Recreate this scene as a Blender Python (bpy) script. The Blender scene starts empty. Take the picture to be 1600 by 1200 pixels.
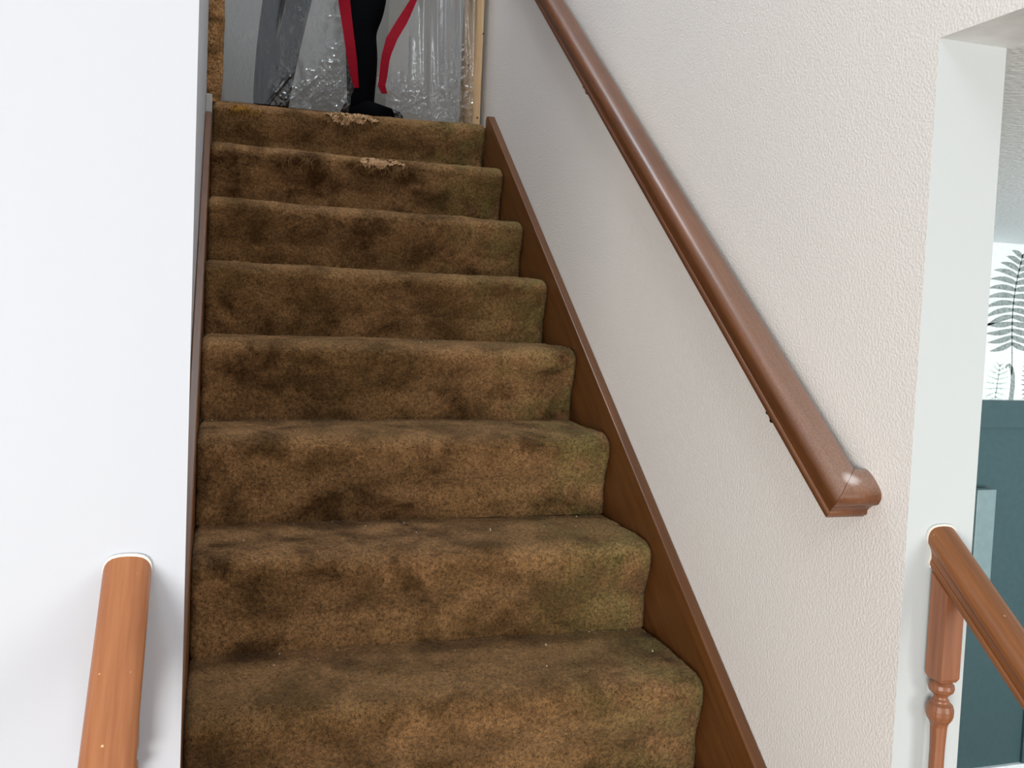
import bpy, math
import numpy as np
from mathutils import Matrix, Vector

# ------------------------------------------------------------------ camera
scene = bpy.context.scene
COL = scene.collection
cam_data = bpy.data.cameras.new('camera')
cam = bpy.data.objects.new('camera', cam_data)
COL.objects.link(cam)
cam_data.sensor_fit = 'HORIZONTAL'
cam_data.sensor_width = 36.0
cam_data.lens = 1466.87 / 1600 * 36.0
cam_data.shift_y = -(600 - 559.45) / 1600
cam_data.clip_start = 0.02
_r = Vector((0.9539439, -0.2968980, 0.0429255))
_d = Vector((0.0252345, -0.0631659, -0.9976840))
_f = Vector((0.2989218, 0.9528178, -0.0527647))
m = Matrix.Identity(4)
for i in range(3):
    m[i][0] = _r[i]; m[i][1] = -_d[i]; m[i][2] = -_f[i]
m.translation = Vector((0.03724, -3.27392, -0.65910))
cam.matrix_world = m
scene.camera = cam

# ------------------------------------------------------------------ light
world = bpy.data.worlds.new('world'); scene.world = world
world.use_nodes = True
bg = world.node_tree.nodes['Background']
bg.inputs[0].default_value = (0.86, 0.94, 1.0, 1)
bg.inputs[1].default_value = 0.55

def area(name, loc, target, sx, sy, power, color):
    ld = bpy.data.lights.new(name, 'AREA'); ld.shape = 'RECTANGLE'
    ld.size = sx; ld.size_y = sy; ld.energy = power; ld.color = color
    o = bpy.data.objects.new(name, ld); COL.objects.link(o)
    o.location = loc
    o.rotation_euler = (Vector(target) - Vector(loc)).to_track_quat('-Z', 'Y').to_euler()
    return o
area('living_room_window_light', (-2.2, -6.2, -1.35), (0.9, -1.4, -1.0), 2.0, 1.6, 152, (1.0, 0.97, 0.925))
area('added_high_fill', (-1.0, -6.2, 1.9), (0.6, -1.4, -0.9), 1.2, 1.4, 28, (0.95, 0.98, 1.0))  # added fill from high behind the camera to brighten the treads, no window
area('added_hall_fill', (-1.6, 0.75, 1.6), (0.6, 0.75, 0.6), 0.9, 1.2, 9, (0.95, 0.97, 1.0))  # added fill to lift the hall behind the film, not a real window
area('added_stairwell_fill', (0.22, -0.75, 2.58), (0.30, -0.75, 0.0), 0.6, 1.1, 34, (0.86, 0.93, 1.0))  # added overhead fill for the upper right wall, no actual skylight
area('added_riser_fill', (2.4, -5.4, -1.1), (0.3, -1.7, -1.4), 1.4, 1.5, 26, (1.0, 0.97, 0.92))  # added fill from the right for the lower risers, no window there
area('added_dining_fill', (3.0, -4.6, -1.6), (4.0, 0.1, -1.25), 1.8, 1.6, 50, (0.90, 0.97, 1.0)).data.spread = math.radians(95)  # added fill brightening the dining room, its window is made up

vs = scene.view_settings
vs.view_transform = 'Standard'; vs.look = 'None'
vs.exposure = 0.32; vs.gamma = 1.0; vs.use_curve_mapping = False

# ------------------------------------------------------------------ constants
R, T, O = 0.19, 0.24891, 0.0238          # riser, going, riser set-back
SL = R / T
W = 0.9307                               # carpet width; x = 0 is the left skirt face
XW = 0.956                               # face of the right wall
YF = -2.21                               # face of the left wall and of the right jamb
FLOOR = -2.85                            # lower floor
CEIL = -0.27                             # ceiling of the lower rooms
rng = np.random.default_rng(7)

# ------------------------------------------------------------------ helpers
def link(name, verts, faces, mat=None, parent=None, smooth=False):
    me = bpy.data.meshes.new(name)
    me.from_pydata([tuple(map(float, v)) for v in verts], [], [tuple(f) for f in faces])
    me.validate(); me.update()
    if mat: me.materials.append(mat)
    if smooth:
        me.polygons.foreach_set('use_smooth', [True] * len(me.polygons))
        if smooth != 'all': me.set_sharp_from_angle(angle=math.radians(38))
    o = bpy.data.objects.new(name, me); COL.objects.link(o)
    if parent: o.parent = parent
    return o

def tag(o, label=None, cat=None, group=None, kind=None):
    if label: o['label'] = label
    if cat: o['category'] = cat
    if group: o['group'] = group
    if kind: o['kind'] = kind
    return o

def empty(name, loc=(0, 0, 0)):
    o = bpy.data.objects.new(name, None); COL.objects.link(o); o.location = loc
    o.empty_display_size = 0.05
    return o

def local(parent, verts):
    l = np.array(parent.location)
    return [tuple(np.array(v) - l) for v in verts]

def box_vf(a, b):
    x0, y0, z0 = a; x1, y1, z1 = b
    v = [(x0,y0,z0),(x1,y0,z0),(x1,y1,z0),(x0,y1,z0),(x0,y0,z1),(x1,y0,z1),(x1,y1,z1),(x0,y1,z1)]
    f = [(0,3,2,1),(4,5,6,7),(0,1,5,4),(1,2,6,5),(2,3,7,6),(3,0,4,7)]
    return v, f

def merge(parts):
    V, F = [], []
    for v, f in parts:
        n = len(V); V += list(v); F += [tuple(i + n for i in q) for q in f]
    return V, F

def bevel(o, w, seg=2):
    md = o.modifiers.new('bevel', 'BEVEL'); md.width = w; md.segments = seg
    md.limit_method = 'ANGLE'; md.angle_limit = math.radians(40)
    return o

def box(name, a, b, mat, parent=None, bev=0):
    v, f = box_vf(a, b)
    if parent: v = local(parent, v)
    o = link(name, v, f, mat, parent)
    if bev: bevel(o, bev)
    return o

def prism_x(poly, x0, x1):
    """polygon of (y, z), extruded from x0 to x1"""
    n = len(poly)
    v = [(x0, y, z) for y, z in poly] + [(x1, y, z) for y, z in poly]
    f = [tuple(range(n))[::-1], tuple(range(n, 2 * n))]
    f += [(i, (i + 1) % n, n + (i + 1) % n, n + i) for i in range(n)]
    return v, f

def sweep(sections):
    """closed rings of equal length -> skin with end caps"""
    n = len(sections[0]); V = [p for s in sections for p in s]; F = []
    for k in range(len(sections) - 1):
        for i in range(n):
            j = (i + 1) % n
            F.append((k*n+i, k*n+j, (k+1)*n+j, (k+1)*n+i))
    F.append(tuple(range(n))[::-1]); F.append(tuple(range((len(sections)-1)*n, len(sections)*n)))
    return V, F

def lathe(prof, cx, cy, seg=20):
    """prof: list of (r, z)"""
    rings = [[(cx + r*math.cos(2*math.pi*i/seg), cy + r*math.sin(2*math.pi*i/seg), z) for i in range(seg)] for r, z in prof]
    return sweep(rings)

def tube(pts, r, seg=6):
    pts = [Vector(p) for p in pts]; rings = []
    for i, p in enumerate(pts):
        t = (pts[min(i+1, len(pts)-1)] - pts[max(i-1, 0)]).normalized()
        a = t.orthogonal().normalized(); b = t.cross(a)
        rr = r[i] if isinstance(r, (list, tuple)) else r
        rings.append([tuple(p + rr*(math.cos(2*math.pi*k/seg)*a + math.sin(2*math.pi*k/seg)*b)) for k in range(seg)])
    return sweep(rings)

def value_noise(x, y, seed, scale):
    """smooth 2-D value noise on arrays, about -1..1"""
    g = np.random.default_rng(seed).uniform(-1, 1, (64, 64))
    u = np.asarray(x) * scale; v = np.asarray(y) * scale
    i = np.floor(u).astype(int); j = np.floor(v).astype(int)
    fu = u - i; fv = v - j
    fu = fu*fu*(3-2*fu); fv = fv*fv*(3-2*fv)
    a = g[i % 64, j % 64]; b = g[(i+1) % 64, j % 64]; c = g[i % 64, (j+1) % 64]; d = g[(i+1) % 64, (j+1) % 64]
    return (a*(1-fu)+b*fu)*(1-fv) + (c*(1-fu)+d*fu)*fv

# ------------------------------------------------------------------ materials
class NT:
    def __init__(s, name):
        s.mat = bpy.data.materials.new(name); s.mat.use_nodes = True
        s.t = s.mat.node_tree; s.b = s.t.nodes['Principled BSDF']; s.out = s.t.nodes['Material Output']
    def n(s, kind, **kw):
        nd = s.t.nodes.new(kind)
        for k, v in kw.items(): setattr(nd, k, v)
        return nd
    def l(s, a, b): s.t.links.new(a, b)
    def coord(s, scale=(1,1,1), geo=False, rot=(0,0,0)):
        if geo: src = s.n('ShaderNodeNewGeometry').outputs['Position']
        else: src = s.n('ShaderNodeTexCoord').outputs['Object']
        mp = s.n('ShaderNodeMapping'); mp.inputs['Scale'].default_value = scale; mp.inputs['Rotation'].default_value = rot
        s.l(src, mp.inputs[0]); return mp.outputs[0]
    def noise(s, vec, scale, detail=2, rough=0.5, dist=0):
        nd = s.n('ShaderNodeTexNoise'); nd.inputs['Scale'].default_value = scale
        nd.inputs['Detail'].default_value = detail; nd.inputs['Roughness'].default_value = rough
        nd.inputs['Distortion'].default_value = dist
        s.l(vec, nd.inputs['Vector']); return nd.outputs['Fac']
    def ramp(s, fac, stops):
        nd = s.n('ShaderNodeValToRGB'); e = nd.color_ramp.elements
        while len(e) < len(stops): e.new(0.5)
        for q, (p, c) in zip(e, stops):
            q.position = p; q.color = (c, c, c, 1) if isinstance(c, (int, float)) else (*c, 1)
        s.l(fac, nd.inputs[0]); return nd.outputs[0]
    def mix(s, fac, a, b, mode='MIX'):
        nd = s.n('ShaderNodeMix', data_type='RGBA', blend_type=mode)
        for sock, v in ((nd.inputs[0], fac), (nd.inputs[6], a), (nd.inputs[7], b)):
            if hasattr(v, 'default_value'): s.l(v, sock)
            elif isinstance(v, (int, float)): sock.default_value = v
            else: sock.default_value = (*v, 1)
        return nd.outputs[2]
    def bump(s, h, strength, dist):
        nd = s.n('ShaderNodeBump'); nd.inputs['Strength'].default_value = strength; nd.inputs['Distance'].default_value = dist
        s.l(h, nd.inputs['Height']); s.l(nd.outputs[0], s.b.inputs['Normal'])
    def col(s, c):
        if hasattr(c, 'default_value'): s.l(c, s.b.inputs['Base Color'])
        else: s.b.inputs['Base Color'].default_value = (*c, 1)
        return s
    def set(s, rough=0.5, spec=0.5, **kw):
        s.b.inputs['Roughness'].default_value = rough; s.b.inputs['Specular IOR Level'].default_value = spec
        for k, v in kw.items(): s.b.inputs[k].default_value = v
        return s

def srgb(r, g, b):
    f = lambda c: (c/255/12.92 if c/255 <= 0.04045 else ((c/255+0.055)/1.055)**2.4)
    return (f(r), f(g), f(b))

def paint(name, c, bump=0.0, scale=60, rough=0.6, var=0.0):
    M = NT(name); v = M.coord(geo=True)
    if var:
        a = M.noise(v, 2.0, 3)
        M.col(M.mix(M.ramp(a, [(0.3, 0), (0.7, 1)]), c, tuple(q*(1-var) for q in c)))
    else: M.col(c)
    if bump:
        n1 = M.noise(v, scale, 3, 0.55); M.bump(n1, bump, 0.004)
    M.set(rough, 0.3); return M.mat

MAT = {}
MAT['white'] = paint('white_wall_paint', (0.54, 0.565, 0.61), 0.08, 40, 0.55)
MAT['jamb'] = paint('jamb_paint', (0.545, 0.585, 0.59), 0.05, 60, 0.5)
MAT['ceil'] = paint('ceiling_paint', (0.80, 0.90, 0.94), 0.9, 70, 0.85)
MAT['hall'] = paint('hall_paint', (0.50, 0.49, 0.46), 0.2, 60, 0.7)
MAT['greywall'] = paint('dining_side_paint', (0.62, 0.64, 0.63), 0.2, 60, 0.7)

def orange_peel():
    M = NT('orange_peel_paint'); v = M.coord(geo=True)
    a = M.noise(v, 1.3, 2)
    M.col(M.mix(M.ramp(a, [(0.35, 0), (0.65, 1)]), (0.84, 0.80, 0.755), (0.815, 0.785, 0.745)))
    n1 = M.noise(v, 230, 1, 0.5); n2 = M.noise(v, 480, 2, 0.5)
    h = M.mix(0.35, M.ramp(n1, [(0.38, 0), (0.62, 1)]), n2)
    M.bump(h, 0.30, 0.0024); M.set(0.5, 0.35)
    return M.mat
MAT['peel'] = orange_peel()

def wood(name, dark, light, axis='y', slope=None, rough=0.38, nick=0.0, coat=0.25, paint_spot=None):
    M = NT(name)
    rot = (0, 0, 0); sc = {'x': (1.2, 26, 26), 'y': (26, 1.2, 26), 'z': (26, 26, 1.2)}[axis]
    if slope is not None: rot = (-math.atan(slope), 0, 0)
    v = M.coord(sc, geo=True, rot=(0, 0, 0))
    if slope is not None:
        g = M.n('ShaderNodeNewGeometry').outputs['Position']
        m1 = M.n('ShaderNodeMapping'); m1.inputs['Rotation'].default_value = rot; M.l(g, m1.inputs[0])
        m2 = M.n('ShaderNodeMapping'); m2.inputs['Scale'].default_value = sc; M.l(m1.outputs[0], m2.inputs[0])
        v = m2.outputs[0]
    a = M.noise(v, 1.6, 5, 0.6, 0.4); b = M.noise(v, 7.0, 3, 0.6)
    fac = M.mix(0.35, M.ramp(a, [(0.3, 0), (0.7, 1)]), M.ramp(b, [(0.35, 0), (0.65, 1)]))
    c = M.mix(fac, dark, light)
    g = M.n('ShaderNodeNewGeometry').outputs['Position']
    if nick:
        vo = M.n('ShaderNodeTexVoronoi'); vo.inputs['Scale'].default_value = 95; M.l(g, vo.inputs['Vector'])
        pick = M.noise(g, 16, 1)
        t1 = M.ramp(vo.outputs['Distance'], [(0.10, 1), (0.17, 0)])
        t2 = M.ramp(pick, [(0.62 - nick, 0), (0.64 - nick, 1)])
        wn = M.n('ShaderNodeTexWhiteNoise'); M.l(vo.outputs['Position'], wn.inputs['Vector'])
        t3 = M.ramp(wn.outputs['Value'], [(0.74, 0), (0.76, 1)])
        k = M.mix(1.0, M.mix(1.0, t1, t2, 'MULTIPLY'), t3, 'MULTIPLY')
        c = M.mix(k, c, srgb(232, 190, 140))
    if paint_spot:
        d = M.n('ShaderNodeVectorMath', operation='DISTANCE'); d.inputs[1].default_value = paint_spot[0]
        M.l(g, d.inputs[0])
        wob = M.noise(g, 55, 3)
        ad = M.n('ShaderNodeMath', operation='MULTIPLY_ADD'); ad.inputs[1].default_value = 0.022
        M.l(wob, ad.inputs[0]); M.l(d.outputs['Value'], ad.inputs[2])
        r0 = paint_spot[1]
        k = M.ramp(ad.outputs[0], [(r0 + 0.004, 0.75), (r0 + 0.016, 0)])
        c = M.mix(k, c, srgb(222, 214, 210))
        # paler speckle on upward faces, growing towards the rail's lower end
        dn = M.noise(g, 700, 2); sep = M.n('ShaderNodeSeparateXYZ'); M.l(g, sep.inputs[0])
        mr = M.n('ShaderNodeMapRange'); mr.inputs[1].default_value = -1.45; mr.inputs[2].default_value = -2.15
        M.l(sep.outputs['Y'], mr.inputs[0])
        nrm = M.n('ShaderNodeNewGeometry').outputs['Normal']; sn = M.n('ShaderNodeSeparateXYZ'); M.l(nrm, sn.inputs[0])
        up = M.ramp(sn.outputs['Z'], [(0.1, 0), (0.75, 1)])
        k2 = M.mix(1.0, M.mix(1.0, mr.outputs[0], M.ramp(dn, [(0.35, 0.12), (0.65, 0.42)]), 'MULTIPLY'), up, 'MULTIPLY')
        c = M.mix(k2, c, srgb(196, 172, 160))
    M.col(c); M.bump(b, 0.08, 0.002)
    M.set(rough, 0.45, **{'Coat Weight': coat, 'Coat Roughness': 0.25})
    return M.mat

SLH = 1.184 / 1.496
MAT['rail_wall'] = wood('handrail_wood', srgb(80, 44, 18), srgb(124, 73, 36), slope=SLH, rough=0.40, coat=0.22,
                        paint_spot=((0.915, -2.135, -0.885), 0.010))
MAT['rail_left'] = wood('left_rail_wood', srgb(146, 84, 44), srgb(182, 118, 72), slope=SL, nick=0.06)
MAT['rail_right'] = wood('right_rail_wood', srgb(106, 62, 30), srgb(150, 94, 52), slope=SL, nick=0.10)
MAT['baluster'] = wood('baluster_wood', srgb(122, 74, 48), srgb(158, 104, 72), axis='z', coat=0.15)
MAT['skirt'] = wood('skirt_wood', srgb(80, 46, 18), srgb(112, 68, 31), slope=SL, rough=0.42, nick=0.0, coat=0.15)
MAT['pine'] = wood('raw_pine', srgb(196, 158, 112), srgb(226, 194, 150), axis='z', rough=0.7, coat=0)
MAT['floorwood'] = wood('floor_oak', srgb(128, 88, 56), srgb(176, 130, 90), axis='y', rough=0.4)
MAT['tread_side'] = wood('stringer_wood', srgb(80, 46, 18), srgb(112, 68, 31), slope=SL)

def carpet(name, hue=1.0):
    M = NT(name); v = M.coord(geo=True)
    fine = M.noise(v, 420, 2, 0.7); mid = M.noise(v, 150, 3, 0.65)
    vs_ = M.coord((1, 1, 1.25), geo=True)
    big = M.noise(vs_, 8.5, 4, 0.62, 0.35); big2 = M.noise(v, 2.6, 2, 0.5)
    base = M.mix(M.ramp(big, [(0.36, 0), (0.60, 1)]), srgb(82*hue, 56*hue, 31*hue), srgb(160*hue, 120*hue, 80*hue))
    base = M.mix(M.ramp(big2, [(0.42, 0), (0.62, 0.45)]), base, srgb(126*hue, 96*hue, 58*hue))
    # greener, less trodden pile towards the right skirt board
    sep = M.n('ShaderNodeSeparateXYZ'); M.l(M.n('ShaderNodeNewGeometry').outputs['Position'], sep.inputs[0])
    mr = M.n('ShaderNodeMapRange'); mr.inputs[1].default_value = 0.62; mr.inputs[2].default_value = 0.93; mr.inputs[4].default_value = 0.75
    M.l(sep.outputs['X'], mr.inputs[0])
    gn = M.ramp(M.noise(v, 14, 3), [(0.38, 0), (0.66, 1)])
    base = M.mix(M.mix(1.0, mr.outputs[0], gn, 'MULTIPLY'), base, srgb(134*hue, 122*hue, 72*hue))
    tuft = M.ramp(M.mix(0.5, fine, mid), [(0.37, 0.28), (0.63, 1.42)])
    M.col(M.mix(1.0, base, tuft, 'MULTIPLY'))
    M.bump(M.mix(0.5, fine, mid), 0.9, 0.006)
    M.set(0.95, 0.05, **{'Sheen Weight': 0.18, 'Sheen Roughness': 0.5, 'Sheen Tint': (0.75, 0.60, 0.42, 1)})
    return M.mat
MAT['carpet'] = carpet('stair_carpet')
MAT['carpet_gold'] = carpet('golden_carpet', 1.2)

def plain(name, c, rough=0.5, spec=0.4, **kw):
    M = NT(name); v = M.coord(geo=True); n = M.noise(v, 35, 3)
    M.col(M.mix(M.ramp(n, [(0.3, 0), (0.7, 1)]), c, tuple(q*0.88 for q in c))); M.set(rough, spec, **kw); return M.mat
MAT['backing'] = plain('carpet_backing', srgb(196, 158, 120), 0.95, 0.05)
MAT['thread'] = plain('carpet_thread', srgb(146, 113, 74), 0.95, 0.05)
MAT['fluff'] = plain('golden_fluff', srgb(182, 136, 66), 0.95, 0.05)
MAT['red'] = plain('red_zipper_tape', srgb(150, 0, 28), 0.45, 0.12)
MAT['black'] = plain('black_cloth', (0.0035, 0.0038, 0.005), 0.9, 0.05)
MAT['shoe'] = plain('black_shoe', (0.003, 0.003, 0.004), 0.9, 0.04)
MAT['shirt'] = plain('grey_shirt', (0.12, 0.12, 0.13), 0.9, 0.1)
MAT['skin'] = plain('skin', (0.52, 0.33, 0.25), 0.55, 0.3)
MAT['hair'] = plain('dark_hair', (0.03, 0.02, 0.015), 0.6, 0.3)
MAT['metal'] = plain('dark_metal', (0.03, 0.025, 0.02), 0.4, 0.5, Metallic=0.8)
MAT['teal'] = plain('teal_paint', srgb(62, 86, 90), 0.45, 0.4)
MAT['paleteal'] = plain('pale_teal_paint', srgb(124, 144, 146), 0.5, 0.4)
MAT['trim'] = plain('white_trim', (0.82, 0.88, 0.90), 0.45, 0.4)
MAT['paper'] = plain('wallpaper_ground', (0.74, 0.78, 0.765), 0.8, 0.2)
MAT['crumb'] = plain('pale_crumb', (0.62, 0.55, 0.45), 0.9, 0.1)
MAT['greytrim'] = plain('grey_trim', (0.42, 0.41, 0.39), 0.7, 0.2)
MAT['caulk'] = plain('white_caulk', (0.80, 0.77, 0.70), 0.7, 0.2)

def inkmat(name, c):
    M = NT(name); v = M.coord(geo=True); n = M.noise(v, 110, 3, 0.7)
    M.col(M.mix(M.ramp(n, [(0.38, 0), (0.62, 1)]), c, tuple(min(1, q*1.9) for q in c))); M.set(0.8, 0.2); return M.mat
MAT['ink'] = inkmat('fern_ink', srgb(112, 120, 118))
MAT['ink_pale'] = inkmat('fern_ink_pale', srgb(158, 168, 164))

def plastic():
    M = NT('clear_plastic_film')
    M.col((0.80, 0.84, 0.90)); M.set(0.13, 0.9)
    tr = M.n('ShaderNodeBsdfTransparent'); tr.inputs[0].default_value = (0.93, 0.95, 0.97, 1)
    mx = M.n('ShaderNodeMixShader')
    v = M.coord(geo=True); n = M.noise(v, 4.0, 3)
    fac = M.ramp(n, [(0.3, 0.03), (0.7, 0.08)])
    M.l(fac, mx.inputs[0]); M.l(tr.outputs[0], mx.inputs[1]); M.l(M.b.outputs[0], mx.inputs[2])
    gl = M.n('ShaderNodeBsdfGlossy'); gl.inputs['Roughness'].default_value = 0.07
    fr = M.n('ShaderNodeFresnel'); fr.inputs['IOR'].default_value = 1.9
    mx2 = M.n('ShaderNodeMixShader'); M.l(fr.outputs[0], mx2.inputs[0])
    M.l(mx.outputs[0], mx2.inputs[1]); M.l(gl.outputs[0], mx2.inputs[2])
    M.l(mx2.outputs[0], M.out.inputs['Surface'])
    bn = M.noise(v, 60, 3, 0.6)
    b = M.n('ShaderNodeBump'); b.inputs['Strength'].default_value = 0.35; b.inputs['Distance'].default_value = 0.004
    M.l(bn, b.inputs['Height']); M.l(b.outputs[0], gl.inputs['Normal'])
    return M.mat
MAT['plastic'] = plastic()

# ------------------------------------------------------------------ the setting
def struct(o): o['kind'] = 'structure'; return o
def sbox(name, a, b, mat, parent=None): 
    o = box(name, a, b, mat, parent)
    if not parent: struct(o)
    return o

sbox('floor', (-6, -9, FLOOR - 0.1), (6.5, 0.3, FLOOR), MAT['floorwood'])
# left: wall beside the flight, and the wall face towards the room with its slightly proud corner
v, f = merge([box_vf((-0.135, YF + 0.012, FLOOR), (-0.020, 0.0, 2.6)),
              box_vf((-5.0, YF, FLOOR), (-0.020, YF + 0.012, 2.6)), box_vf((-0.020, YF, -1.56), (0.009, YF + 0.012, 2.6)),
              box_vf((-5.0, YF + 0.012, FLOOR), (-0.135, YF + 0.12, 2.6))])
struct(link('wall_left', v, f, MAT['white']))
# right: wall beside the flight, cut by the opening to the dining room (open below CEIL for y < YF)
v, f = merge([box_vf((XW, YF, FLOOR), (XW + 0.114, 2.4, 2.6)),
              box_vf((XW, -6.0, CEIL), (XW + 0.114, YF, 2.6))])
o = struct(link('wall_right', v, f, MAT['peel'])); o.data.materials.append(MAT['jamb']); o.data.materials.append(MAT['trim'])
for poly in o.data.polygons:
    n = poly.normal
    if n.y < -0.5 and poly.center.z < 0: poly.material_index = 1
    if n.z < -0.5 and poly.center.y < YF: poly.material_index = 2
# low curb walls that carry the two balustrades
def curb(name, x0, x1):
    p = [(YF, YF*SL + 0.02), (-3.75, -3.75*SL + 0.02), (-3.75, FLOOR), (YF, FLOOR)]
    v, f = prism_x(p, x0, x1); return struct(link(name, v, f, MAT['jamb']))
curb('wall_curb_right', XW, XW + 0.114)
curb('wall_curb_left', -0.114, -0.001)
# upper storey
sbox('floor_landing', (-0.02, 0.10, -0.25), (XW, 2.4, 0.0), MAT['carpet'])
sbox('floor_upper_hall', (-2.2, 0.13, -0.25), (-0.02, 2.4, 0.0), MAT['carpet'])
sbox('wall_upper_back', (-2.2, 2.4, -0.25), (XW + 0.114, 2.5, 2.6), MAT['hall'])
sbox('wall_upper_side', (-2.3, 0.0, -0.25), (-2.2, 2.5, 2.6), MAT['hall'])
sbox('wall_upper_front', (-2.3, 0.0, -0.25), (-0.135, 0.12, 2.6), MAT['hall'])
sbox('ceiling', (-2.3, -4.0, 2.6), (XW + 0.2, 2.5, 2.7), MAT['ceil'])
# dining room
YD = 0.119
sbox('ceiling_dining', (XW + 0.114, -9, CEIL), (6.5, 0.3, CEIL + 0.1), MAT['ceil'])
sbox('wall_dining_back', (XW + 0.114, YD, FLOOR), (6.5, 0.3, CEIL), MAT['greywall'])
sbox('wall_dining_side', (6.4, -9, FLOOR), (6.5, 0.3, CEIL), MAT['greywall'])

# ------------------------------------------------------------------ skirt boards (trim)
def skirt(name, x0, x1, y_top, y_bot, end):
    p = [(y_bot, y_bot*SL + 0.032), (y_top - 0.035, (y_top - 0.035)*SL + 0.032)] + end + \
        [(y_top, y_top*SL - 0.33), (y_bot, y_bot*SL - 0.33)]
    v, f = prism_x(p, x0, x1); o = struct(link(name, v, f, MAT['skirt'])); bevel(o, 0.003, 2); return o
skirt('trim_1', -0.0195, 0.0, -0.13, YF + 0.03, [(-0.13, -0.082)])
skirt('trim_2', W + 0.001, XW - 0.0005, 0.016, -3.72, [(0.002, 0.022), (0.016, 0.012)])
# solid fill added under the treads to block light leaking through
p = [(0.09, -0.225), (0.0, -0.225), (-3.50, -3.50*SL - 0.225 + 0.04), (-3.50, FLOOR), (0.09, FLOOR)]
p = [(0.09, -0.26), (0.03, -0.26), ((FLOOR + 0.26)/SL, FLOOR + 0.002), (0.09, FLOOR + 0.002)]
LEAK_FILL = prism_x(p, 0.001, W - 0.001)

# ------------------------------------------------------------------ the carpeted staircase
DZ = {1: (-.012, -.003), 2: (.005, -.001), 3: (.0015, -.0055), 4: (.004, -.0005), 5: (.003, .003), 6: (.001, .004), 7: (0, 0), 8: (-.001, -.003)}
stairs = empty('staircase', (W/2, 0, -R))
tag(stairs, 'straight flight of stairs covered in worn brown carpet between two walls', 'staircase')

link('light_leak_fill', local(stairs, LEAK_FILL[0]), LEAK_FILL[1], MAT['jamb'], stairs)

def step_profile(first):
    back = 0.13 if first else T + O + 0.03
    pts = [(back, 0.0)]
    a, b = 0.050, 0.034
    pts += [(y, 0.0) for y in np.linspace(back, a, 24)[1:]]
    for t in np.linspace(0, math.pi/2, 18)[1:]:
        pts.append((a - a*math.sin(t), -b + b*math.cos(t)))
    # the riser falls back a little below the nosing
    for t in np.linspace(0, 1, 24)[1:]:
        z = -b - t*(R - b + 0.004)
        pts.append((O*min(1, (t/0.55))**1.5 if t < 0.55 else O, z))
    return np.array(pts)

def build_step(k):
    fine = k <= 9
    h = 0.0042 if fine else 0.02
    prof = step_profile(k == 1)
    seg = np.linalg.norm(np.diff(prof, axis=0), axis=1); s = np.r_[0, np.cumsum(seg)]
    ns = int(s[-1]/h); ss = np.linspace(0, s[-1], ns)
    py_ = np.interp(ss, s, prof[:, 0]); pz_ = np.interp(ss, s, prof[:, 1])
    ty = np.gradient(py_); tz = np.gradient(pz_); L = np.hypot(ty, tz); ny = tz/L; nz = -ty/L   # outward normal
    nx = int((W - 0.002)/h); xs = np.linspace(0.001, W - 0.0005, nx)
    X, S = np.meshgrid(xs, ss); 
    Y = np.repeat(py_[:, None], nx, 1); Z = np.repeat(pz_[:, None], nx, 1)
    NY = np.repeat(ny[:, None], nx, 1); NZ = np.repeat(nz[:, None], nx, 1)
    sd = 100 + 7*k
    disp = 0.0030*value_noise(X, S, sd, 7) + 0.0016*value_noise(X, S, sd+1, 24)
    if fine:
        disp += 0.0011*value_noise(X, S, sd+2, 95) + rng.normal(0, 0.0009, X.shape)
        X = X + rng.normal(0, 0.0008, X.shape); 
        edge = np.minimum(X - 0.0005, W - X); disp -= 0.010*np.clip(1 - edge/0.014, 0, 1)**2
    X = np.clip(X, 0.0005, W)
    # pile is trodden hollow in the middle of the nosing
    wear = np.exp(-((S - (s[-1] - R - 0.02))/0.05)**2) * np.exp(-((X - 0.5)/0.28)**2)
    disp -= 0.004*wear
    Y = Y + NY*disp; Z = Z + NZ*disp
    dl, dr = DZ.get(k, (0, 0)); Z = Z + dl + (dr - dl)*X/W
    Y = Y - (k-1)*T; Z = Z - (k-1)*R
    V = np.stack([X, Y, Z], -1).reshape(-1, 3)
    idx = np.arange(ns*nx).reshape(ns, nx)
    q = np.stack([idx[:-1, :-1], idx[1:, :-1], idx[1:, 1:], idx[:-1, 1:]], -1).reshape(-1, 4)
    # closed body: side caps and the hidden underside
    base = len(V); by = py_[0] - (k-1)*T; bz = -(k-1)*R - R - 0.006
    V = np.r_[V, [(0.001, by, bz), (W - 0.0005, by, bz)]]
    V = V - np.array(stairs.location)
    me = bpy.data.meshes.new('carpet_step')
    faces = q.tolist()
    faces.append([base] + idx[::-1, 0].tolist()); faces.append([base + 1] + idx[:, -1].tolist())
    me.from_pydata(V.tolist(), [], faces); me.validate(); me.update()
    me.polygons.foreach_set('use_smooth', [True]*(len(faces)-2) + [False]*2 if len(me.polygons) == len(faces) else [True]*len(me.polygons))
    me.materials.append(MAT['carpet'])
    o = bpy.data.objects.new('carpet_step', me); COL.objects.link(o); o.parent = stairs
    return o
steps = {k: build_step(k) for k in range(1, 16)}

def on_nosing(k, x, s):
    """point on the carpet of step k: s = arc distance from the nosing front, + over the tread, - down the riser"""
    a, b = 0.050, 0.034
    if s >= 0:
        t = max(0, math.pi/2 - s/0.042); y = a - a*math.sin(t) + max(0, s - 0.066); z = -b + b*math.cos(t)
        n = (0, -math.sin(t), math.cos(t))
    else:
        z = -b + s; y = O*min(1, (-s/(R-b)/0.55))**1.5; n = (0, -1, 0)
    dl, dr = DZ.get(k, (0, 0))
    return np.array((x, y - (k-1)*T, z - (k-1)*R + dl + (dr-dl)*x/W)), np.array(n, float)

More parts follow.
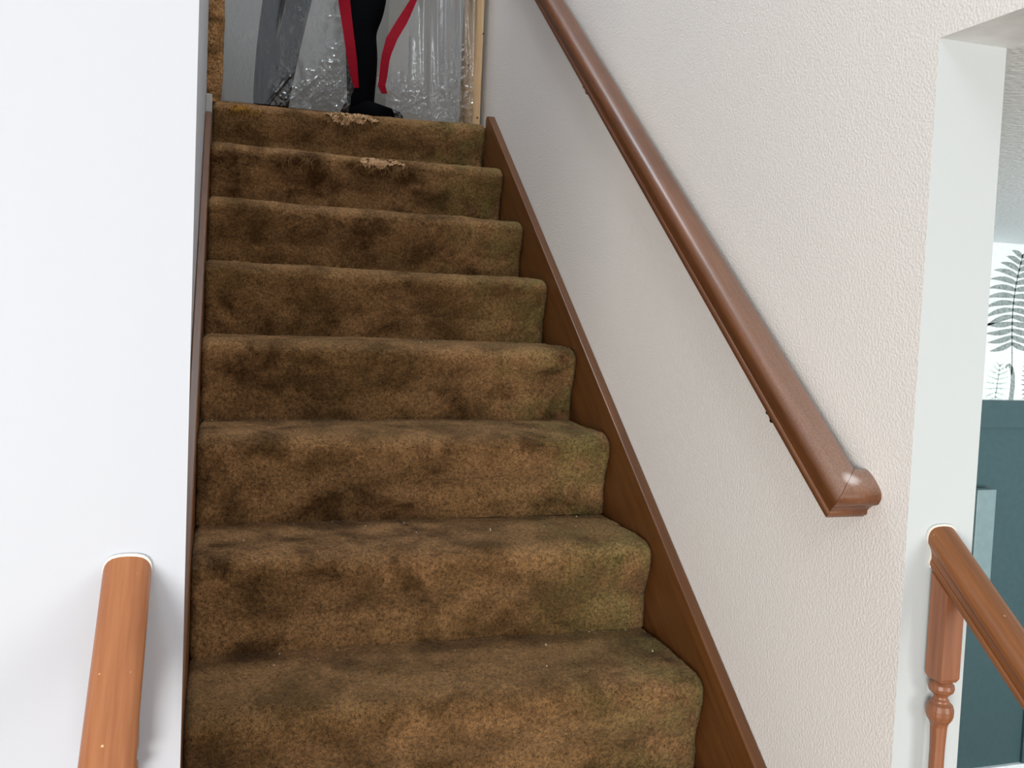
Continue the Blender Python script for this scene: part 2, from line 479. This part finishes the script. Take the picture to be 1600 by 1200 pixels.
def patch(k, x0, x1, s0, s1, mat, seed, name='worn_patch', lift=0.0025):
    """irregular threadbare patch lying on the nosing"""
    g = np.random.default_rng(seed); V, F = [], []
    nx, ns = 56, 13
    for i in range(nx):
        x = x0 + (x1-x0)*i/(nx-1); e = math.sin(math.pi*i/(nx-1))**0.5
        lo = s0 + (s1-s0)*(0.5 - 0.5*e) + g.normal(0, 0.0035); hi = s1 - (s1-s0)*(0.5 - 0.5*e) + g.normal(0, 0.0035)
        for j in range(ns):
            p, n = on_nosing(k, x + g.normal(0, 0.001), lo + (hi-lo)*j/(ns-1))
            V.append(p + n*(lift*(0.2 if j in (0, ns-1) or i in (0, nx-1) else 1) + g.normal(0, 0.0012)) - np.array(stairs.location))
    for i in range(nx-1):
        for j in range(ns-1):
            u_, w_ = i/(nx-1), j/(ns-1)
            rag = float(value_noise(u_*7 + seed, w_*3.5, seed + 30, 1.6)) + 0.9*math.sin(math.pi*u_)*math.sin(math.pi*w_)
            if rag > 0.22: F.append((i*ns+j, (i+1)*ns+j, (i+1)*ns+j+1, i*ns+j+1))
    o = link(name, V, F, mat, steps[k]); 
    return o
def threads(k, spots, seed, mat, name='loose_threads'):
    g = np.random.default_rng(seed); parts = []
    for (x, s, L) in spots:
        pts = []; dx = g.normal(0, 0.5)
        for q in range(7):
            t = q/6; p, n = on_nosing(k, x + dx*L*t*0.6 + 0.006*math.sin(5*t + x*90), s - L*t)
            pts.append(p + n*(0.003 + 0.003*math.sin(3*t)) - np.array(stairs.location))
        parts.append(tube(pts, 0.0009, 4))
    v, f = merge(parts); o = link(name, v, f, mat, steps[k]); o['kind'] = 'stuff'; return o
tag(patch(1, 0.350, 0.555, -0.026, 0.040, MAT['backing'], 9), 'threadbare tan patch')
tag(patch(2, 0.435, 0.600, -0.012, 0.034, MAT['backing'], 2), 'threadbare tan patch')
tag(patch(1, 0.055, 0.125, -0.006, 0.018, MAT['fluff'], 3, 'frayed_tuft', 0.006), 'golden frayed tuft')
g = np.random.default_rng(21)
threads(1, [(x, 0.012, L) for x, L in zip(g.uniform(0.33, 0.47, 13), g.uniform(0.02, 0.11, 13))] +
           [(x, 0.03, 0.03) for x in g.uniform(0.38, 0.55, 16)], 4, MAT['thread'])
threads(1, [(x, 0.01, 0.025) for x in g.uniform(0.05, 0.15, 14)], 6, MAT['fluff'])
threads(2, [(x, 0.004, L) for x, L in zip(g.uniform(0.16, 0.36, 18), g.uniform(0.015, 0.05, 18))] +
           [(x, 0.0, 0.03) for x in g.uniform(0.44, 0.61, 26)], 5, MAT['thread'])

# ------------------------------------------------------------------ handrails
PROF = [(.0, .0), (.0205, 0), (.0208, .003), (.0228, .0055), (.0234, .0085), (.0224, .0115), (.0206, .0135), (.0208, .017),
        (.0214, .0215), (.0228, .0260), (.0252, .0305), (.0278, .0340), (.0296, .0370), (.0303, .0405), (.0300, .0450),
        (.0282, .0500), (.0246, .0542), (.0190, .0572), (.0105, .0588), (0, .0593)]
def ring_profile(scale=1.0):
    r = [(a*scale, b*scale) for a, b in PROF]
    return r + [(-a, b) for a, b in r[-2:0:-1]]

def rail_ring(c, d, up, side, prof, mitre=None):
    """profile ring at centre-bottom point c; mitre = plane normal the points are slid onto along d"""
    out = []
    for a, b in prof:
        p = Vector(c) + a*Vector(side) + b*Vector(up)
        if mitre is not None:
            nrm = Vector(mitre); p = p - Vector(d)*((p - Vector(c)).dot(nrm)/Vector(d).dot(nrm))
        out.append(tuple(p))
    return out

# wall handrail with its mitred return into the wall
rail = empty('wall_handrail', (0.911, -2.117, -0.944))
tag(rail, 'long dark brown wall handrail with mitred return end on textured wall', 'handrail')
d = Vector((0, -1.496, -1.184)).normalized(); up = Vector((0, d.z, -d.y)); up = Vector((0, -1.184, 1.496)).normalized()
side = Vector((-1, 0, 0))                          # + a faces the stairs
prof = ring_profile()
A = Vector((0.911, -0.6205, 0.240)) - d*0.95
B = Vector((0.911, -2.117, -0.944)) - d*0.020      # centre line meets the return's centre line
mit = (d + Vector((1, 0, 0))).normalized()         # mitre plane through the outer corner
v, f = sweep([rail_ring(A, d, up, side, prof), rail_ring(B, d, up, side, prof, mit)])
o = link('rail', local(rail, v), f, MAT['rail_wall'], rail, True); bevel(o, 0.0006, 1)
# return piece: runs along +x, its outer side faces down the slope
dr = Vector((1, 0, 0)); sider = d
v, f = sweep([rail_ring(B + Vector((0.0004, 0, 0)), dr, up, sider, prof, mit), rail_ring(Vector((XW - 0.0005, B.y, B.z)), dr, up, sider, prof)])
o = link('rail_return', local(rail, v), f, MAT['rail_wall'], rail, True)
def bracket(y, z):
    b = []
    b.append(tube([(0.900, y, z + 0.006), (0.899, y, z - 0.008), (0.908, y + 0.003, z - 0.020), (0.945, y + 0.006, z - 0.030), (XW - 0.001, y + 0.006, z - 0.031)], 0.0045, 8))
    rg = [[(x, y + 0.006 + r*math.cos(t), z - 0.031 + r*math.sin(t)) for t in np.linspace(0, 2*math.pi, 16, endpoint=False)] for x, r in ((XW - 0.007, 0.012), (XW - 0.0005, 0.017))]
    b.append(sweep(rg)); v, f = merge(b)
    return link('bracket', local(rail, v), f, MAT['metal'], rail, True)
def rail_z(y): return -0.944 + (y + 2.117)*SLH
for y in (-1.035, -1.94, -0.1): bracket(y, rail_z(y))

# the two guard rails that come down towards the viewer from the wall ends
gd = Vector((0, -1, -SL)).normalized(); gup = Vector((0, -SL, 1)).normalized()
def baluster_mesh(z_top, z_bot):
    """turned spindle centred on the origin, z absolute heights relative to the rail's bottom"""
    h = 0.0158; zb = -0.131
    parts = []
    v = [(-h, -h, zb), (h, -h, zb), (h, h, zb), (-h, h, zb),
         (-h, -h, -h*SL), (h, -h, -h*SL), (h, h, h*SL), (-h, h, h*SL),
         (-.013, -.013, zb - .006), (.013, -.013, zb - .006), (.013, .013, zb - .006), (-.013, .013, zb - .006)]
    f = [(4,5,6,7), (0,1,5,4), (1,2,6,5), (2,3,7,6), (3,0,4,7), (8,9,1,0), (9,10,2,1), (10,11,3,2), (11,8,0,3), (8,11,10,9)]
    parts.append((v, f)); b0 = zb - 0.005
    pr = [(.0105, 0), (.0125, -.002), (.0165, -.006), (.0175, -.011), (.0160, -.016), (.0110, -.0205), (.0090, -.024), (.0095, -.027),
          (.0120, -.029), (.0118, -.031), (.0165, -.035), (.0185, -.042), (.0183, -.049), (.0165, -.055), (.0125, -.061), (.0112, -.066),
          (.0100, -.10), (.0100, -.16), (.0115, -.24), (.0150, -.31), (.0178, -.345), (.0170, -.365), (.0110, -.380), (.0105, -.386), (.0165, -.394), (.0165, -.402), (.011, -.410), (.013, -.415)]
    parts.append(lathe([(r, b0 + z) for r, z in pr], 0, 0, 20))
    z1 = b0 - .413
    v, f = box_vf((-h, -h, z_bot), (h, h, z1))
    for i in range(4):
        v[i] = (v[i][0], v[i][1], z_bot + v[i][1]*SL)
    parts.append((v, f)); return merge(parts)

def guard(name, label, blabel, x, mat, scale, ztop, ys, grp, yaw=0.0):
    root = empty(name, (x, YF, ztop)); tag(root, label, 'handrail')
    prof = ring_profile(scale); hh = prof[19][1]
    top = Vector((x, YF + 0.0, ztop)) - gup*hh*1.0
    # plumb cut against the wall
    c0 = Vector((x, YF - 0.001, ztop - hh/ math.cos(math.atan(SL))))
    r0 = rail_ring(c0, gd, gup, (-1, 0, 0), prof, (0, 1, 0))
    c1 = c0 + gd*1.75; r1 = rail_ring(c1, gd, gup, (-1, 0, 0), prof)
    v, f = sweep([r0, r1]); o = link('rail', local(root, v), f, mat, root, True); bevel(o, 0.0006, 1)
    # thin bead of caulk round the end, where it meets the painted wall
    big = [(a*1.03, (b - hh/2)*1.03 + hh/2) for a, b in prof]
    cc = c0 + Vector((0, 0.0004, 0))
    q0 = rail_ring(cc, gd, gup, (-1, 0, 0), big, (0, 1, 0)); q1 = [(a, b - 0.003, c) for a, b, c in q0]
    v, f = sweep([q0, q1]); link('caulk_bead', local(root, v), f, MAT['caulk'], root)
    for j, y in enumerate(ys):
        zb = c0.z + (y - c0.y)*SL
        v, f = baluster_mesh(0, (y*SL + 0.021) - zb)
        b = link('baluster', v, f, MAT['baluster'], None); b.location = (x - (0.003 if x > 0.5 else 0), y, zb)
        for poly in b.data.polygons: poly.use_smooth = len(poly.vertices) == 4 and poly.area < 0.0004 and False
        bevel(b, 0.0012, 2)
        tag(b, blabel if j == 0 else ['', 'second', 'third', 'fourth'][j] + ' turned brown baluster from the wall under the ' + ('right' if x > 0.5 else 'left') + ' guard rail', 'baluster', grp)
    return root
ys = [-2.2335 - 0.249*i for i in range(4)]
guard('guard_rail', 'brown moulded guard rail running down from the white jamb at right',
      'turned brown baluster with square top block standing against the white jamb', 1.014, MAT['rail_right'], 0.80, -0.936, ys, 'balusters under the right guard rail')
guard('guard_rail', 'rounded orange brown guard rail ending at the white wall on the left',
      'turned brown baluster under the orange guard rail against the white wall', -0.049, MAT['rail_left'], 0.80, -0.938, ys, 'balusters under the left guard rail')

# ------------------------------------------------------------------ top of the stairs
# carpet strip wrapped on the wall end
strip = empty('carpet_strip', (-0.005, 0.03, -0.03))
tag(strip, 'narrow golden brown carpet strip hanging down the wall end at stair top', 'carpet strip')
nx, nz = 26, 420
V = []; 
xs = np.linspace(-0.060, 0.026, nx); zs = np.linspace(-0.022, 1.7, nz)
for i, z in enumerate(zs):
    w = 0.004*math.sin(z*9) + 0.002*math.sin(z*31)
    for j, x in enumerate(xs):
        e = (j/(nx-1))
        yy = 0.028 - 0.020*math.sin(math.pi*min(1, e*1.0))**0.6 + rng.normal(0, 0.0012)
        V.append((x + w*e + rng.normal(0, 0.0008), yy, z + rng.normal(0, 0.001)))
F = [(i*nx+j, i*nx+j+1, (i+1)*nx+j+1, (i+1)*nx+j) for i in range(nz-1) for j in range(nx-1)]
n0 = len(V)
for z in (zs[0], zs[-1]):
    V += [(-0.060, 0.075, z), (0.024, 0.075, z)]
F += [tuple([n0, n0+1] + list(range(nx-1, -1, -1))), (n0, n0+2, n0+3, n0+1),
      tuple([n0+3, n0+2] + [(nz-1)*nx + j for j in range(nx)]),
      tuple([n0+1, n0+3] + [i*nx + nx-1 for i in range(nz-1, -1, -1)])]
link('pile', local(strip, V), F, MAT['carpet_gold'], strip, True)
struct(box('trim_3', (-0.0195, -0.125, -0.30), (-0.0005, 0.0, -0.026), MAT['greytrim'], None, 0.002))

# framing stud
stud = box('wall_stud', (0.866, 0.110, -0.0), (0.936, 0.150, 2.5), MAT['pine'], None, 0.003)
tag(stud, 'raw pine stud standing upright beside the plastic sheet', 'stud')
for (x, z) in ((0.925, 0.035), (0.935, 0.34), (0.883, 0.22)):
    ob = link('nail_head', *lathe([(0.0001, 0.0), (0.003, 0.0), (0.003, 0.002), (0.0001, 0.002)], 0, 0, 8), MAT['metal'], stud)
    ob.location = (x, 0.1095, z); ob.rotation_euler = (math.pi/2, 0, 0)

# plastic dust barrier in two halves, unzipped in the middle
dust = empty('plastic_sheet', (0.44, 0.10, 0.0))
tag(dust, 'clear crinkled plastic dust sheet hanging across the top landing', 'plastic sheet')
ZL = [(-.01, .452), (.06, .460), (.085, .470), (.16, .462), (.27, .445), (.39, .428), (.7, .40), (1.2, .42), (1.7, .50), (2.3, .52)]
ZR = [(-.01, .625), (.05, .600), (.085, .548), (.20, .556), (.27, .572), (.33, .605), (.39, .640), (.44, .668), (.7, .72), (1.2, .66), (1.7, .53), (2.3, .54)]
def zint(tb, z): return np.interp(z, [a for a, _ in tb], [b for _, b in tb])
def ridged(x, y, seed, sc): return 1 - np.abs(value_noise(x, y, seed, sc))
def sheet_y(X, Z):
    y = 0.098 + 0.004*value_noise(X, Z, 41, 5)
    # tall soft folds beside the stud
    k = np.clip((X - 0.66)/0.10, 0, 1)
    y = y + k*0.012*np.sin(X*68 + 0.9*np.sin(Z*5.0)) + k*0.004*np.sin(X*170 + Z*9)
    # crushed film beside the zip and along the floor
    c = np.exp(-((X - (0.40 + 0.05*np.sin(Z*7)))/0.07)**2)*np.clip(1.1 - Z/0.42, 0, 1) + 0.75*np.exp(-(np.maximum(Z, 0)/0.10)**2)*np.clip((X - 0.18)/0.1, 0, 1)
    c = c + 0.9*np.exp(-((X - 0.835)/0.035)**2)*np.exp(-((Z - 0.14)/0.13)**2)
    c = np.clip(c, 0, 1)
    y = y - c*(0.020*ridged(X, Z, 51, 26)**3 + 0.014*ridged(X*0.8 + Z, Z - X, 52, 55)**2 + 0.007*value_noise(X, Z, 53, 90)) + 0.012*c
    # a few long diagonal creases
    for (x0, z0, dx, dz, h) in ((0.19, 0.02, .55, .8, .010), (0.25, 0.02, .7, .7, .012), (0.62, 0.02, .85, .5, .012), (0.21, 0.30, .15, 1, .007), (0.31, 0.03, -.2, 1, .010)):
        L = math.hypot(dx, dz); dx /= L; dz /= L
        t = (X-x0)*dx + (Z-z0)*dz; u = (X-x0)*dz - (Z-z0)*dx
        y = y - h*np.exp(-(u/0.005)**2)*np.exp(-((t-0.06)/0.07)**2)
    y = y + 0.0018*value_noise(X, Z, 57, 38)*np.clip(value_noise(X, Z, 58, 9), 0, 1)
    return np.minimum(y, 0.1085)
def sheet(fx0, fx1, name):
    zs = np.r_[np.linspace(0.002, 0.55, 210), np.linspace(0.56, 2.3, 70)]; us = np.linspace(0, 1, 180)
    X = np.array([fx0(z) + (fx1(z) - fx0(z))*us for z in zs]); Z = np.repeat(zs[:, None], len(us), 1)
    Y = sheet_y(X, Z); V = np.stack([X, Y, Z], -1).reshape(-1, 3) - np.array(dust.location)
    n = len(us); idx = np.arange(len(V)).reshape(-1, n)
    F = np.stack([idx[:-1, :-1], idx[:-1, 1:], idx[1:, 1:], idx[1:, :-1]], -1).reshape(-1, 4)
    return link(name, V.tolist(), F.tolist(), MAT['plastic'], dust, True)
sheet(lambda z: -0.018, lambda z: zint(ZL, z), 'film_panel')
sheet(lambda z: zint(ZR, z), lambda z: 0.900, 'film_panel')
def zipper(tb, wtab, z0, z1, sgn, name='zipper_tape'):
    sec = []
    for z in np.linspace(z0, z1, 60):
        x = zint(tb, z); w = np.interp(z, *wtab); yb = 0.062 + 0.004*math.sin(z*22)
        xa, xb = (x - w, x) if sgn < 0 else (x, x + w)
        sec.append([(xa, yb, z), (xb, yb - 0.006, z), (xb, yb - 0.004, z), (xa, yb + 0.002, z)])
    v, f = sweep(sec); return link(name, local(dust, v), f, MAT['red'], dust)
zipper([(a, b + 0.012) for a, b in ZL], ([.08, .13, .2, .3, .45, 1.7], [.014, .028, .034, .036, .044, .04]), 0.085, 1.7, -1)
zipper(ZR, ([.08, .12, .2, .27, .33, .42, 1.7], [.020, .028, .030, .040, .040, .022, .02]), 0.075, 1.7, +1)

# ------------------------------------------------------------------ person behind the sheet
person = empty('person', (0.38, 0.40, 0.0))
tag(person, 'person in black trousers and dark shoes standing behind the plastic sheet', 'person')
def skinned(name, verts, edges, radii, mat, root=0, sub=2):
    me = bpy.data.meshes.new(name)
    me.from_pydata([tuple(np.array(p) - np.array(person.location)) for p in verts], edges, [])
    o = bpy.data.objects.new(name, me); COL.objects.link(o); o.parent = person
    md = o.modifiers.new('skin', 'SKIN'); md.use_smooth_shade = True
    for i, r in enumerate(radii):
        sv = me.skin_vertices[0].data[i]; sv.radius = r if isinstance(r, tuple) else (r, r); sv.use_root = (i == root)
    s = o.modifiers.new('sub', 'SUBSURF'); s.levels = sub; s.render_levels = sub
    me.materials.append(mat); return o
# trousers: pelvis, then two loose legs
tv = [(0.385, 0.42, 0.98), (0.385, 0.42, 0.88),
      (0.29, 0.43, 0.80), (0.262, 0.43, 0.52), (0.245, 0.45, 0.42), (0.225, 0.46, 0.28), (0.208, 0.47, 0.12), (0.204, 0.47, 0.02),
      (0.49, 0.38, 0.80), (0.545, 0.31, 0.52), (0.528, 0.285, 0.40), (0.510, 0.28, 0.345), (0.518, 0.28, 0.27), (0.520, 0.28, 0.18), (0.520, 0.28, 0.10), (0.520, 0.28, 0.03)]
te = [(0,1),(1,2),(2,3),(3,4),(4,5),(5,6),(6,7),(1,8),(8,9),(9,10),(10,11),(11,12),(12,13),(13,14),(14,15)]
tr_ = [.15, .15, .11, .098, .094, .086, .075, .072, .105, .076, .070, .058, .064, .060, .053, .055]
skinned('trousers', tv, te, tr_, MAT['black'], 1)
def shoe(x, y, ang):
    c, s = math.cos(ang), math.sin(ang); secs = []
    for t, hw, h in ((-.09, .025, .05), (-.075, .038, .085), (-.02, .042, .10), (.03, .043, .085), (.09, .048, .062), (.145, .042, .045), (.175, .022, .030)):
        secs.append([(x + c*t - s*w, y + s*t + c*w, z) for w, z in ((-hw*.9, 0.002), (hw*.9, 0.002), (hw, h*.35), (hw*.75, h*.8), (hw*.3, h), (-hw*.3, h), (-hw*.75, h*.8), (-hw, h*.35))])
    v, f = sweep(secs); o = link('shoe', local(person, v), f, MAT['shoe'], person, True)
    md = o.modifiers.new('sub', 'SUBSURF'); md.levels = md.render_levels = 1
shoe(0.206, 0.47, math.radians(-100)); shoe(0.525, 0.262, math.radians(-44))
# upper body, arms, hands and head (one continuous surface)
bv = [(0.385, 0.42, 0.97), (0.385, 0.42, 1.12), (0.385, 0.42, 1.30), (0.385, 0.42, 1.42), (0.385, 0.415, 1.50), (0.385, 0.40, 1.57), (0.385, 0.40, 1.66), (0.385, 0.405, 1.73)]
be = [(i, i+1) for i in range(7)]; br = [(.15, .10), (.14, .10), (.165, .11), (.15, .09), .052, .062, .078, .055]
for sg in (-1, 1):
    n = len(bv); X = lambda d_: 0.385 + sg*d_
    bv += [(X(.18), 0.42, 1.41), (X(.225), 0.43, 1.14), (X(.235), 0.37, 0.92), (X(.235), 0.345, 0.84), (X(.232), 0.335, 0.79)]
    be += [(3, n), (n, n+1), (n+1, n+2), (n+2, n+3), (n+3, n+4)]; br += [.06, .045, .030, (.022, .035), (.02, .038)]
    for q, (oy, L) in enumerate(((-.030, .070), (-.010, .080), (.010, .075), (.028, .060))):
        k = len(bv); bv += [(X(.230), 0.335 + oy, 0.755), (X(.222), 0.333 + oy, 0.755 - L*.5), (X(.210), 0.335 + oy, 0.755 - L)]
        be += [(n+4, k), (k, k+1), (k+1, k+2)]; br += [.0095, .0085, .0075]
    k = len(bv); bv += [(X(.215), 0.300, 0.81), (X(.205), 0.285, 0.78)]; be += [(n+3, k), (k, k+1)]; br += [.011, .0095]
skinned('body', bv, be, br, MAT['shirt'], 1)
def ball(name, c, rx, ry, rz, mat, seg=16):
    pr = [(math.sin(t), math.cos(t)) for t in np.linspace(0.05, math.pi - 0.05, 12)]
    v, f = lathe(pr, 0, 0, seg); v = [(c[0] + a*rx, c[1] + b*ry, c[2] + z*rz) for a, b, z in v]
    return link(name, local(person, v), f, mat, person, True)
ball('hair', (0.385, 0.42, 1.70), .088, .098, .085, MAT['hair'])
ball('face', (0.385, 0.385, 1.655), .068, .075, .095, MAT['skin'])

# ------------------------------------------------------------------ dining room wall: wainscot and fern wallpaper
ZT, ZP = -0.980, -1.105                      # top of the wainscot, underside of its top rail
wain = empty('wainscot', (3.6, YD, FLOOR)); tag(wain, 'teal painted board wainscot below the fern wallpaper', 'wainscot')
X0, X1 = XW + 0.12, 6.38
box('backing_panel', (X0, YD - 0.006, FLOOR + 0.16), (X1, YD - 0.0005, ZT), MAT['teal'], wain)
box('top_rail', (X0, YD - 0.022, ZP), (X1, YD - 0.0065, ZT), MAT['teal'], wain, 0.002)
for x in (2.76, 3.69, 4.62, 5.55):
    box('stile', (x, YD - 0.022, FLOOR + 0.16), (x + 0.10, YD - 0.0065, ZP - 0.0005), MAT['teal'], wain, 0.002)
struct(box('baseboard_dining', (X0, YD - 0.024, FLOOR), (X1, YD - 0.0005, FLOOR + 0.159), MAT['trim'], None, 0.003))
pb = box('wall_panel', (3.27, YD - 0.075, -1.86), (3.375, YD - 0.0235, -1.374), MAT['paleteal'], None, 0.004)
tag(pb, 'pale grey green upright panel against the teal wainscot beside the jamb', 'panel')

paper = empty('wallpaper', (3.6, YD, -0.6)); tag(paper, 'white wallpaper printed with grey ferns above the teal wainscot', 'wallpaper')
box('paper_sheet', (X0, YD - 0.003, ZT + 0.0005), (X1, YD - 0.0005, CEIL - 0.003), MAT['paper'], paper)
YP = YD - 0.0034
def leaf(x, z, ang, L, w, curve=0.35, n=10):
    """flat printed pinna: outline along a bending axis"""
    top, bot = [], []
    px_, pz_ = x, z; a = ang
    for i in range(n+1):
        t = i/n; ww = w*(math.sin(math.pi*min(1, 0.12 + t*0.88))**0.8)*(1 - 0.45*t)
        nx_, nz_ = -math.sin(a), math.cos(a)
        top.append((px_ + nx_*ww, YP, pz_ + nz_*ww)); bot.append((px_ - nx_*ww, YP, pz_ - nz_*ww))
        px_ += L/n*math.cos(a); pz_ += L/n*math.sin(a); a -= curve/n
    V = top + bot; m_ = n+1
    return V, [(i, m_+i, m_+i+1, i+1) for i in range(n)]
def stroke(pts, w):
    V, F = [], []
    for i, p in enumerate(pts):
        q0 = np.array(pts[max(i-1, 0)]); q1 = np.array(pts[min(i+1, len(pts)-1)]); t = (q1-q0)/np.linalg.norm(q1-q0)
        ww = w[i] if isinstance(w, list) else w
        V += [(p[0]-t[1]*ww, YP, p[1]+t[0]*ww), (p[0]+t[1]*ww, YP, p[1]-t[0]*ww)]
    F = [(2*i, 2*i+1, 2*i+3, 2*i+2) for i in range(len(pts)-1)]
    return V, F
def frond(base, tip, bend, n, L, w, name, mat, tilt=0.0, drop=0.55):
    b = np.array(base); t = np.array(tip); parts = []
    ax = (t-b); nn = np.array((-ax[1], ax[0]))
    P = lambda s: b + ax*s + nn*bend*math.sin(math.pi*s)
    parts.append(stroke([P(s) for s in np.linspace(-0.30, 1, 26)], 0.0035))
    a0 = math.atan2(ax[1], ax[0])
    for i in range(n):
        s = (i+0.5)/n; p = P(s); ll = L*(0.72 + 0.5*math.sin(math.pi*min(1, s*0.9 + 0.12)))*(1.0 if s < .75 else 1 - 1.6*(s-.75))
        # the lowest pinnae droop, the upper ones reach up and bend over
        an = (-0.55 + 1.35*s)
        parts.append(leaf(p[0], p[1], math.pi - an*0.9 + tilt, ll, w, -drop if s > .25 else drop*0.6))
        parts.append(leaf(p[0], p[1], an*0.75 + tilt, ll*0.9, w, drop if s > .25 else -drop*0.4))
    V, F = merge(parts); return link(name, local(paper, V), F, mat, paper)
frond((3.475, -0.735), (3.500, -0.315), 0.05, 14, 0.140, 0.0150, 'fern_print', MAT['ink'])
frond((3.400, -0.975), (3.415, -0.815), 0.0, 8, 0.060, 0.0045, 'fern_print', MAT['ink_pale'], drop=-0.2)
# fiddlehead
pts = [(3.490, -0.978), (3.494, -0.92), (3.492, -0.87), (3.482, -0.835), (3.466, -0.818), (3.452, -0.822), (3.449, -0.834)]
o = link('fiddlehead_print', local(paper, stroke(pts, [.013, .013, .012, .010, .008, .006, .004])[0]), stroke(pts, .01)[1], MAT['ink'], paper)
for kx, sc in ((3.90, 1), (4.5, 1), (5.1, 1), (2.9, 1), (2.3, 1)):
    frond((kx, -0.80), (kx + 0.03, -0.34), 0.04, 14, 0.140, 0.0150, 'fern_print', MAT['ink'])
    frond((kx - 0.22, -0.975), (kx - 0.20, -0.80), 0.0, 8, 0.06, 0.0045, 'fern_print', MAT['ink_pale'], drop=-0.2)
frond((3.60, -0.978), (3.595, -0.75), 0.0, 14, 0.05, 0.006, 'fern_print', MAT['ink'], drop=-0.2)

# ------------------------------------------------------------------ debris on the treads
parts = []
g = np.random.default_rng(3)
for i in range(46):
    k = int(g.integers(5, 9)); x = float(g.uniform(0.02, 0.9)); y = -(k-1)*T + float(g.choice([g.uniform(0.08, 0.24), g.uniform(0.22, 0.262)]))
    z = -(k-1)*R + 0.003; r = float(g.uniform(0.0010, 0.0022))
    v = [(x-r, y, z), (x+r*.6, y-r, z), (x+r, y+r*.8, z), (x-r*.2, y+r, z), (x, y, z+r*1.4), (x, y, z-r)]
    f = [(0,1,4), (1,2,4), (2,3,4), (3,0,4), (1,0,5), (2,1,5), (3,2,5), (0,3,5)]
    parts.append((v, f))
v, f = merge(parts)
tag(link('debris_crumbs', v, f, MAT['crumb']), 'tiny pale crumbs of debris scattered on the carpeted treads', 'debris', kind='stuff')
